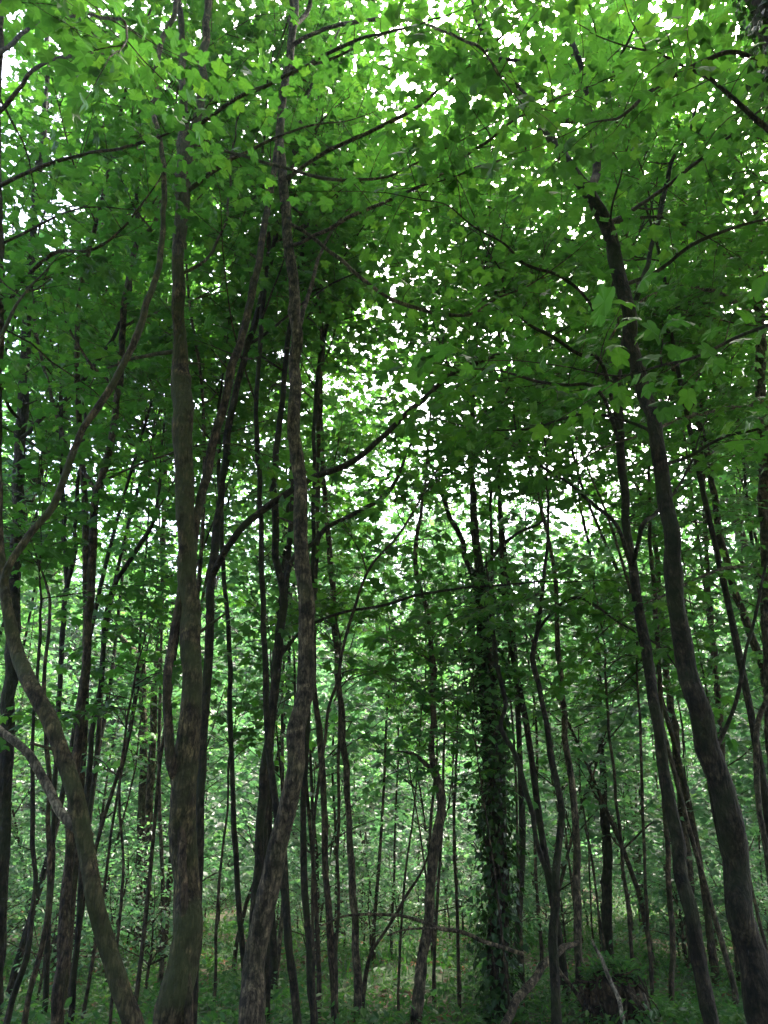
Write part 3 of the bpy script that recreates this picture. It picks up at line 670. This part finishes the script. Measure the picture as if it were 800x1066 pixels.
tree('sycamore_tree', 'thin dark stem leaning left at the lower left, in front of the upright trunk', 6.9,
     [(22, 1085, 10), (32, 1030, 9), (45, 980, 9), (52, 930, 8), (50, 880, 8), (52, 820, 7), (48, 770, 6), (46, 710, 5), (52, 640, 4)],
     bark=M_BARK, seed=38, h0=3.6, n_auto=6, L=(.5, 1.2), top=1)
tree('sapling', 'fine grey sapling at lower left, right of the curved tree and forking low', 7.8,
     [(122, 1000, 4), (128, 930, 4), (127, 880, 3.5), (124, 830, 3.5), (130, 770, 3), (140, 710, 3)],
     bark=M_TWIG, seed=39, h0=1.8, n_auto=9, L=(.5, 1.0), top=.7)
tree('sapling', 'thin straight sapling in the open gap right of the mossy trunk foot', 9.5,
     [(223, 1066, 4), (225, 1000, 4), (226, 950, 4), (230, 900, 3.5), (236, 850, 3), (238, 800, 3)],
     bark=M_TWIG, seed=40, h0=1.6, n_auto=7, L=(.4, .9), top=.7)
tree('sapling', 'thin dark sapling standing between the crooked brown tree and the ivy trunk', 9.6,
     [(480, 1070, 5), (477, 1010, 5), (476, 950, 4), (474, 890, 4), (473, 830, 3.5), (476, 770, 3)],
     bark=M_TWIG, seed=41, h0=2.0, n_auto=8, L=(.4, .9), top=.8)
tree('sapling', 'slanting sapling crossing behind the dead arching bough at centre', 9.0,
     [(377, 1066, 5), (379, 1030, 5), (385, 998, 5), (400, 972, 4), (415, 948, 4), (428, 925, 3.5), (441, 903, 3), (455, 870, 2.5)],
     bark=M_TWIG, seed=42, h0=2.2, n_auto=3, L=(.3, .6), top=.6)

# ivy on the two clad trunks: climbing stems and leaves as one part each
def ivy(root, seed, zmax, n, bulge, size=.075):
    rng = np.random.default_rng(seed)
    tr = [c for c in root.children if c.name.startswith('trunk')][0]
    co = np.empty(len(tr.data.vertices) * 3, np.float32); tr.data.vertices.foreach_get('co', co)
    no = np.empty(len(tr.data.vertices) * 3, np.float32); tr.data.vertices.foreach_get('normal', no)
    co, no = co.reshape(-1, 3), no.reshape(-1, 3)
    k = rng.choice(np.nonzero(co[:, 2] < zmax)[0], n)
    h = co[k, 2] / zmax
    out = np.abs(rng.normal(0, 1, n)) * bulge * (1.1 - .5 * h) * (.45 + .9 * (np.sin(co[k, 2] * 2.3 + seed) * .5 + .5))
    out *= np.where((rng.random(n) < .14) & (np.sin(co[k, 2] * 3.1) > -.2), 2.6, 1)
    P = co[k] + no[k] * (out[:, None] + .01) + rng.normal(0, .04, (n, 3))
    F = np.column_stack((no[k, :2] * .5 + rng.normal(0, .4, (n, 2)), rng.normal(-.8, .35, n)))
    N = no[k] + rng.normal(0, .45, (n, 3)) + np.array((0, 0, .35))
    mb = MB()
    leaves(mb, P, F, N, size * rng.uniform(.5, 1.3, n), LEAF_IVY, 0)
    for q in range(9):                                   # climbing stems
        i = rng.choice(np.nonzero(co[:, 2] < .5)[0])
        pts = []
        zz = 0
        ang = np.arctan2(no[i, 1], no[i, 0])
        while zz < zmax * .8:
            ang += rng.normal(0, .12)
            c = np.argmin(np.abs(co[:, 2] - zz) + .3 * np.abs(np.angle(np.exp(1j * (np.arctan2(no[:, 1], no[:, 0]) - ang)))))
            pts.append((*(co[c] + no[c] * .012), .010))
            zz += .3
        tube(mb, catmull(np.array(pts), .1), 5, 1, cap=False)
    o = link('ivy', mb.mesh('ivy', [M_IVY, M_TWIG], smooth=False), root)
ivy(ivy_tree, 5, 5.2, 3300, .075)
ivy(corner, 8, 9.0, 2400, .06, .07)

# ---------------------------------------------------------------- dead wood
def dead(name, label, cat, Y, path, bark, Y2=None, twigs=(), rough=.06, seed=0):
    rng = np.random.default_rng(seed)
    P = px_path(path, Y, Y2)
    base = P[0, :3].copy()
    root = thing(name, label, cat, base)
    def piece(P, nm):
        Pc = catmull(P, .06)
        mb = MB(); tube(mb, kink(np.vstack((Pc[:1] * np.array((1, 1, 1, .2)), Pc)), rng, .5, .006, .15) - np.array((*base, 0)), 10, 0, rough, rng)
        link(nm, mb.mesh(nm, [bark]), root)
    piece(P, 'stem')
    for t, y2 in twigs:
        piece(px_path(t, Y if Y2 is None else Y2, y2), 'side_branch')
    return root
dead('fallen_log', 'grey dead log propped at a slant beside the twin-stemmed tree', 'log', 7.9,
     [(515, 1085, 13), (528, 1058, 13), (541, 1037, 13), (556, 1018, 12), (570, 1001, 12), (586, 988, 10), (602, 980, 6)], M_DEAD, 8.6,
     [([(577, 1000, 5), (590, 1020, 5), (604, 1040, 5), (618, 1058, 4)], 8.8)], seed=1)
dead('dead_bough', 'long pale dead bough arching low between the brown poles and the ivy trunk', 'bough', 8.9,
     [(545, 994, 5), (520, 985, 5), (498, 977, 5), (476, 970, 5), (454, 965, 5), (432, 957, 4), (410, 953, 4), (385, 951, 3.5), (363, 953, 3), (348, 958, 3), (334, 964, 2)], M_DEAD, 8.5,
     [([(476, 970, 3), (450, 966, 3), (425, 967, 2.5), (405, 974, 2)], 8.3)], seed=2)
dead('dead_branch', 'bent whitish dead stick leaning on the front of the root mound', 'branch', 8.1,
     [(656, 1080, 6), (650, 1052, 6), (642, 1033, 5), (634, 1016, 5), (627, 998, 5), (621, 988, 4), (618, 978, 3)], M_BARK_PALE, 8.5, seed=3)
dead('dead_branch', 'short whitish dead stick at the right end of the root mound', 'branch', 8.5,
     [(682, 1075, 5), (677, 1058, 5), (672, 1045, 4), (668, 1034, 3)], M_BARK_PALE, seed=4)

# upturned root plate
def root_mound():
    rng = np.random.default_rng(4)
    c, t = at(641, 1045, 8.75)
    gz = float(ground_z(c[0], c[1]))
    root = thing('root_mound', 'dark earthy upturned root mound with moss on top, low at right', 'root plate', (c[0], c[1], gz))
    mb = MB()
    nu, nv = 40, 20
    u = np.arange(nu) / nu * 2 * np.pi; v = np.linspace(0, np.pi / 2, nv)
    A, B = np.meshgrid(u, v)
    n = 1 + .10 * np.sin(3 * A + 1) + .07 * np.sin(7 * A + 3 * B) + .05 * rng.standard_normal(A.shape)
    X = .31 * np.cos(A) * np.cos(B) ** .45 * n; Yv = .25 * np.sin(A) * np.cos(B) ** .45 * n; Z = .50 * np.sin(B) ** .8 * (1 + .12 * np.sin(2 * A) + .04 * rng.standard_normal(A.shape)) - .08
    V = np.stack((X, Yv, Z), -1).reshape(-1, 3)
    i = np.arange(nv - 1)[:, None] * nu; j = np.arange(nu)[None]; j2 = (j + 1) % nu
    mb.add(V, np.stack((i + j, i + j2, i + nu + j2, i + nu + j), -1).reshape(-1, 4))
    link('soil', mb.mesh('soil', [M_SOIL]), root)
    for k in range(22):
        a = rng.uniform(np.pi, 2 * np.pi)
        p = np.array((.29 * math.cos(a), .235 * math.sin(a), rng.uniform(.08, .42)))
        d = np.array((math.cos(a) * .6 + rng.normal(0, .3), -.5 + rng.normal(0, .2), rng.normal(-.5, .6))); d /= np.linalg.norm(d)
        pts = [np.append(p - d * .05, .012)]
        for q in range(5):
            d = d + rng.normal(0, .25, 3); d[2] -= .15; d /= np.linalg.norm(d)
            pts.append(np.append(pts[-1][:3] + d * .07, .011 - .0018 * q))
        mb = MB(); tube(mb, catmull(np.array(pts), .03), 6, 0)
        link('root', mb.mesh('root', [M_DEAD if k % 4 == 0 else M_SOIL]), root)
    mb = MB()
    m = 700
    a = rng.uniform(0, 2 * np.pi, m); rr = np.sqrt(rng.uniform(0, 1, m))
    P = np.column_stack((.29 * rr * np.cos(a), .23 * rr * np.sin(a), .46 - .10 * rr ** 3 + rng.uniform(-.05, .10, m)))
    F = np.column_stack((np.cos(a) + rng.normal(0, .6, m), np.sin(a) + rng.normal(0, .6, m), rng.normal(.2, .5, m)))
    N = rng.normal(0, .4, (m, 3)) + np.array((0, 0, 1))
    leaves(mb, P, F, N, rng.uniform(.03, .08, m), LEAF_OVAL, 0)
    link('moss', mb.mesh('moss', [M_HERB], smooth=False), root)['kind'] = 'stuff'
root_mound()

# ---------------------------------------------------------------- background trees
def wood_tree(seed, H, r, h0, n, L, leaf, gap, tl, tpl, bark, leafm, node=.2, bend=.05, draw=False, top_gap=None):
    rng = np.random.default_rng(seed)
    root = link('woodland_tree', None)
    pts = [np.array((0, 0, -.15, r * 1.35)), np.array((0, 0, .35, r))]
    d = np.array((rng.normal(0, .06), rng.normal(0, .06), 1.0))
    K = 12
    for i in range(K):
        d = d + np.append(rng.normal(0, bend, 2), .08); d /= np.linalg.norm(d)
        pts.append(np.append(pts[-1][:3] + d * H / K, r * (1 - (i + 1) / K * .93)))
    st = catmull(np.array(pts), .3)
    mb = MB(); tube(mb, st, 9, 0, .07, rng)
    fo = Foliage(rng, near=-1)
    for k in range(n):
        z = h0 + (H - h0) * (k + rng.random()) / n
        i = int(np.argmin(np.abs(st[:, 2] - z)))
        f = 1 - .6 * ((z - h0) / (H - h0)) ** 1.5
        Ll = rng.uniform(*L) * f
        P = auto_limb(st[i, :3], rng.uniform(0, 2 * np.pi), rng.uniform(.05, .8), Ll, min(st[i, 3] * .5, .01 + .009 * Ll), rng)
        tube(mb, catmull(P, .3), 5, 0, cap=False)
        fo.limb(P, leaf, .15, gap, tl, node, draw, thick=.006)
    fo.limb(st[-8:], leaf, 0, gap * .7, tl, node, draw)
    link('trunk', mb.mesh('trunk', [bark]), root)
    fo.build('crown', root, tpl, leafm, M_TWIG)
    return root
NR = np.random.default_rng(2024)
protos = [wood_tree(300 + i, H, r, h0, n, L, .17, .26, (.6, 1.4), LEAF_FAR, bk, M_LEAF_FAR) for i, (H, r, h0, n, L, bk) in enumerate([
    (15, .13, 3.0, 44, (1.6, 3.6), M_BARK), (17, .17, 3.5, 48, (1.8, 4.0), M_BARK_GREY), (13, .10, 2.4, 40, (1.4, 3.0), M_BARK_DARK),
    (16, .14, 5.0, 42, (1.6, 3.6), M_BARK), (12, .09, 2.0, 38, (1.4, 2.8), M_BARK_GREY)])]
under = [wood_tree(400 + i, H, r, h0, n, L, .13, .17, (.3, .8), LEAF_FAR, M_TWIG, M_LEAF_LOW, .15, .09) for i, (H, r, h0, n, L) in enumerate([
    (5.5, .028, .8, 24, (.7, 1.7)), (4.2, .022, .5, 20, (.6, 1.4)), (7.0, .035, 1.2, 28, (.8, 1.9)), (3.0, .016, .3, 16, (.5, 1.1))])]
shrubs = [wood_tree(500 + i, H, .018, .15, n, (.5, 1.1), .085, .11, (.2, .5), LEAF_OVAL, M_TWIG, M_LEAF_LOW, .10, .12) for i, (H, n) in enumerate([(1.5, 18), (1.1, 16)])]

USED = set()
def spread(pool, n, ymin, ymax, mind, name, label, cat, group, scale=(.85, 1.2), wide=.62, power=1.0, ok=None):
    placed = []; late = []
    first = {id(p): p.name not in USED for p in pool}

    tries = 0
    while len(placed) < n and tries < 20000:
        tries += 1
        y = ymin + (ymax - ymin) * NR.random() ** power
        x = NR.uniform(-1, 1) * (wide * y + 1.0)
        if ok and not ok(x, y): continue
        if any((x - a) ** 2 + (y - b) ** 2 < mind ** 2 for a, b in placed): continue
        placed.append((x, y))
        p = pool[NR.integers(len(pool))]
        if first[id(p)]: o = p; first[id(p)] = False; late.append(p)
        else: o = copy_tree(p)
        o.name = name
        s = NR.uniform(*scale)
        o.location = (x, y, float(ground_z(x, y))); o.scale = (s, s, s * NR.uniform(.95, 1.1)); o.rotation_euler = (NR.normal(0, .03), NR.normal(0, .03), NR.uniform(0, 6.28))
        o['label'] = label; o['category'] = cat; o['group'] = group
    USED.update(p.name for p in late)
    for p in pool:
        if first[id(p)]:
            for c in list(p.children): bpy.data.objects.remove(c)
            bpy.data.objects.remove(p)
def tall_ok(x, y):
    if y > 38: return True
    return abs(x) > .58 * y
# trees added round the viewpoint, mostly out of view, to shade the near wood
over = wood_tree(333, 17, .16, 7.0, 80, (2.4, 5.6), .20, .19, (.6, 1.4), LEAF_MID, M_BARK_DARK, M_LEAF)
for i, (x, y) in enumerate([(9.2, 2.2), (-5, -3), (4.6, -2.4), (0.3, -5.5), (-9, -5), (9, -5.5), (-12, 1), (13, 0), (-4, -10), (5, -10), (12.5, 7.5), (-15, -7), (15, -7), (0, -15), (-6.0, -.6), (6.4, -1.2), (-2.2, -1.8), (2.4, -3.6), (10, 5.2), (1.4, -1.1), (-4.4, .1)]):
    o = over if i == 0 else copy_tree(over)
    o.name = 'woodland_tree'
    o.location = (x, y, float(ground_z(x, y))); o.rotation_euler = (0, 0, i * 2.4)
    o['label'] = 'tall woodland tree added beside the viewpoint, its dense crown there for shade'; o['category'] = 'tree'; o['group'] = 'shading trees added round the viewpoint'
pole = [wood_tree(340 + i, H, r_, h0, n, L, .14, .2, (.4, 1.0), LEAF_MID, bk, M_LEAF, .14, .06, True) for i, (H, r_, h0, n, L, bk) in enumerate([
    (13.5, .042, 6.8, 30, (1.0, 2.6), M_BARK_DARK), (15, .052, 7.4, 34, (1.2, 3.0), M_BARK), (12.5, .036, 6.2, 26, (1.0, 2.4), M_BARK_GREY)])]
spread(pole, 20, 8.6, 13.5, 1.4, 'pole_tree', 'slender straight dark pole tree with its leaves only high up, among the middle trunks', 'tree', 'slender pole trees among the middle trunks', wide=.55, ok=lambda x, y: abs(x / y - .15) > .055 and abs(x / y) > .11 and abs(x / y + .2) > .03 and abs(x / y - .235) > .025 and abs(x / y - .30) > .045)
whip = [wood_tree(380 + i, H, r_, h0, 12, (.5, 1.2), .11, .2, (.25, .6), LEAF_MID, M_TWIG, M_LEAF_FAR, .13, .08, True) for i, (H, r_, h0) in enumerate([(6.5, .019, 2.6), (8, .024, 3.4), (5, .015, 2.0)])]
spread(whip, 60, 8.6, 20, .6, 'whip_sapling', 'hair-thin upright sapling with a few leaves high up among the middle trunks', 'sapling', 'thin whip saplings among the middle trunks', wide=.55, ok=lambda x, y: y > 10.5 or abs(x / y - .30) > .05)
for x, y in ((3.75, 8.2), (1.68, 10.8), (-1.3, 10.2), (4.9, 11.5), (-1.15, 8.5)):
    o = copy_tree(pole[0]); o.name = 'pole_tree'; o.location = (x, y, float(ground_z(x, y))); o.scale = (1.15, 1.15, 1.12); o.rotation_euler = (0, 0, x * 3)
G1 = ('woodland_tree', 'slim leafy woodland tree standing in the green distance behind the nearer trunks', 'tree', 'woodland trees in the distance')
spread(protos, 85, 13, 46, 2.4, *G1, power=.8, ok=tall_ok)
spread(protos, 26, 32, 46, 2.2, *G1, ok=lambda x, y: abs(x / y + .03) > .13 and abs(x / y - .2) > .06)
far = [wood_tree(360 + i, H, r_, h0, n, L, .24, .3, (.8, 1.8), LEAF_FAR, M_BARK_GREY, M_LEAF_FAR, .24) for i, (H, r_, h0, n, L) in enumerate([(13, .12, 1.2, 50, (2, 4.2)), (11, .10, .8, 44, (1.8, 3.8))])]
spread(far, 75, 44, 68, 3.0, *G1, scale=(.8, 1.15))
spread(under, 170, 12, 42, 1.1, 'understorey_sapling', 'thin leafy understorey sapling standing among the distant trunks', 'sapling', 'understorey saplings behind the nearer trunks')
spread(shrubs, 160, 10.5, 36, .7, 'low_shrub', 'low leafy green shrub growing on the woodland floor', 'shrub', 'low shrubs on the woodland floor')

# ---------------------------------------------------------------- ground cover
def cover():
    rng = np.random.default_rng(9)
    n = 110000
    y = 7.5 + 34 * rng.random(n) ** 1.3; x = rng.uniform(-1, 1, n) * (.6 * y + 1)
    patch = np.sin(x * .8 + 2 * np.sin(y * .35)) + np.sin(y * .9 + x * .3) + rng.normal(0, .7, n)
    k = patch > -1.4
    x, y = x[k], y[k]; n = len(x)
    a = rng.uniform(0, 6.28, n)
    P = np.column_stack((x, y, ground_z(x, y) + np.abs(rng.normal(0, .10, n))))
    F = np.column_stack((np.cos(a), np.sin(a), rng.normal(.25, .4, n)))
    N = rng.normal(0, .35, (n, 3)) + np.array((0, 0, 1))
    mb = MB(); leaves(mb, P, F, N, rng.uniform(.04, .12, n), LEAF_OVAL)
    m = 16000                                             # grass blades
    y = 7.5 + 24 * rng.random(m) ** 1.2; x = rng.uniform(-1, 1, m) * (.6 * y + 1)
    z = ground_z(x, y)
    a = rng.uniform(0, 6.28, m); h = rng.uniform(.08, .26, m); ww = .006 + .0004 * y
    lean = rng.normal(0, .4, (m, 2)) * h[:, None]
    V = np.stack((np.column_stack((x - np.cos(a) * ww, y - np.sin(a) * ww, z)), np.column_stack((x + np.cos(a) * ww, y + np.sin(a) * ww, z)),
                  np.column_stack((x + lean[:, 0], y + lean[:, 1], z + h))), 1).reshape(-1, 3)
    mb.add(V, np.arange(3 * m).reshape(-1, 3))
    o = link('ground_cover', mb.mesh('ground_cover', [M_HERB], smooth=False))
    o['kind'] = 'stuff'; o['label'] = 'low herbs and grass covering the woodland floor'
cover()

def litter():
    rng = np.random.default_rng(12)
    n = 7000
    y = 7.5 + 26 * rng.random(n) ** 1.25; x = rng.uniform(-1, 1, n) * (.6 * y + 1)
    a = rng.uniform(0, 6.28, n)
    P = np.column_stack((x, y, ground_z(x, y) + rng.uniform(.005, .04, n)))
    F = np.column_stack((np.cos(a), np.sin(a), rng.normal(.05, .2, n)))
    mb = MB(); leaves(mb, P, F, rng.normal(0, .35, (n, 3)) + np.array((0, 0, 1)), rng.uniform(.05, .12, n), LEAF_FAR)
    o = link('leaf_litter', mb.mesh('leaf_litter', [leaf_material('dead_leaf', (.16, .09, .05), (.10, .05, .02), .15, .7)], smooth=False))
    o['kind'] = 'stuff'; o['label'] = 'fallen brown leaves strewn over the woodland floor'
litter()

# ---------------------------------------------------------------- thin haze that softens the distance
if HAZE:
    mb = MB()
    x0, x1, y0, y1, z0, z1 = -75, 75, -30, 90, -2, 26
    V = [(x, y, z) for z in (z0, z1) for y in (y0, y1) for x in (x0, x1)]
    mb.add(V, [(0, 2, 3, 1), (4, 5, 7, 6), (0, 1, 5, 4), (2, 6, 7, 3), (0, 4, 6, 2), (1, 3, 7, 5)])
    m, N, L = mat('haze')
    pv = N.new('ShaderNodeVolumePrincipled'); pv.inputs['Color'].default_value = (.88, .94, 1, 1); pv.inputs['Density'].default_value = HAZE; pv.inputs['Anisotropy'].default_value = .3
    o = N.new('ShaderNodeOutputMaterial'); L.new(pv.outputs[0], o.inputs['Volume'])
    o = link('haze', mb.mesh('haze', [m], smooth=False)); o['kind'] = 'stuff'; o['label'] = 'faint haze in the woodland air'
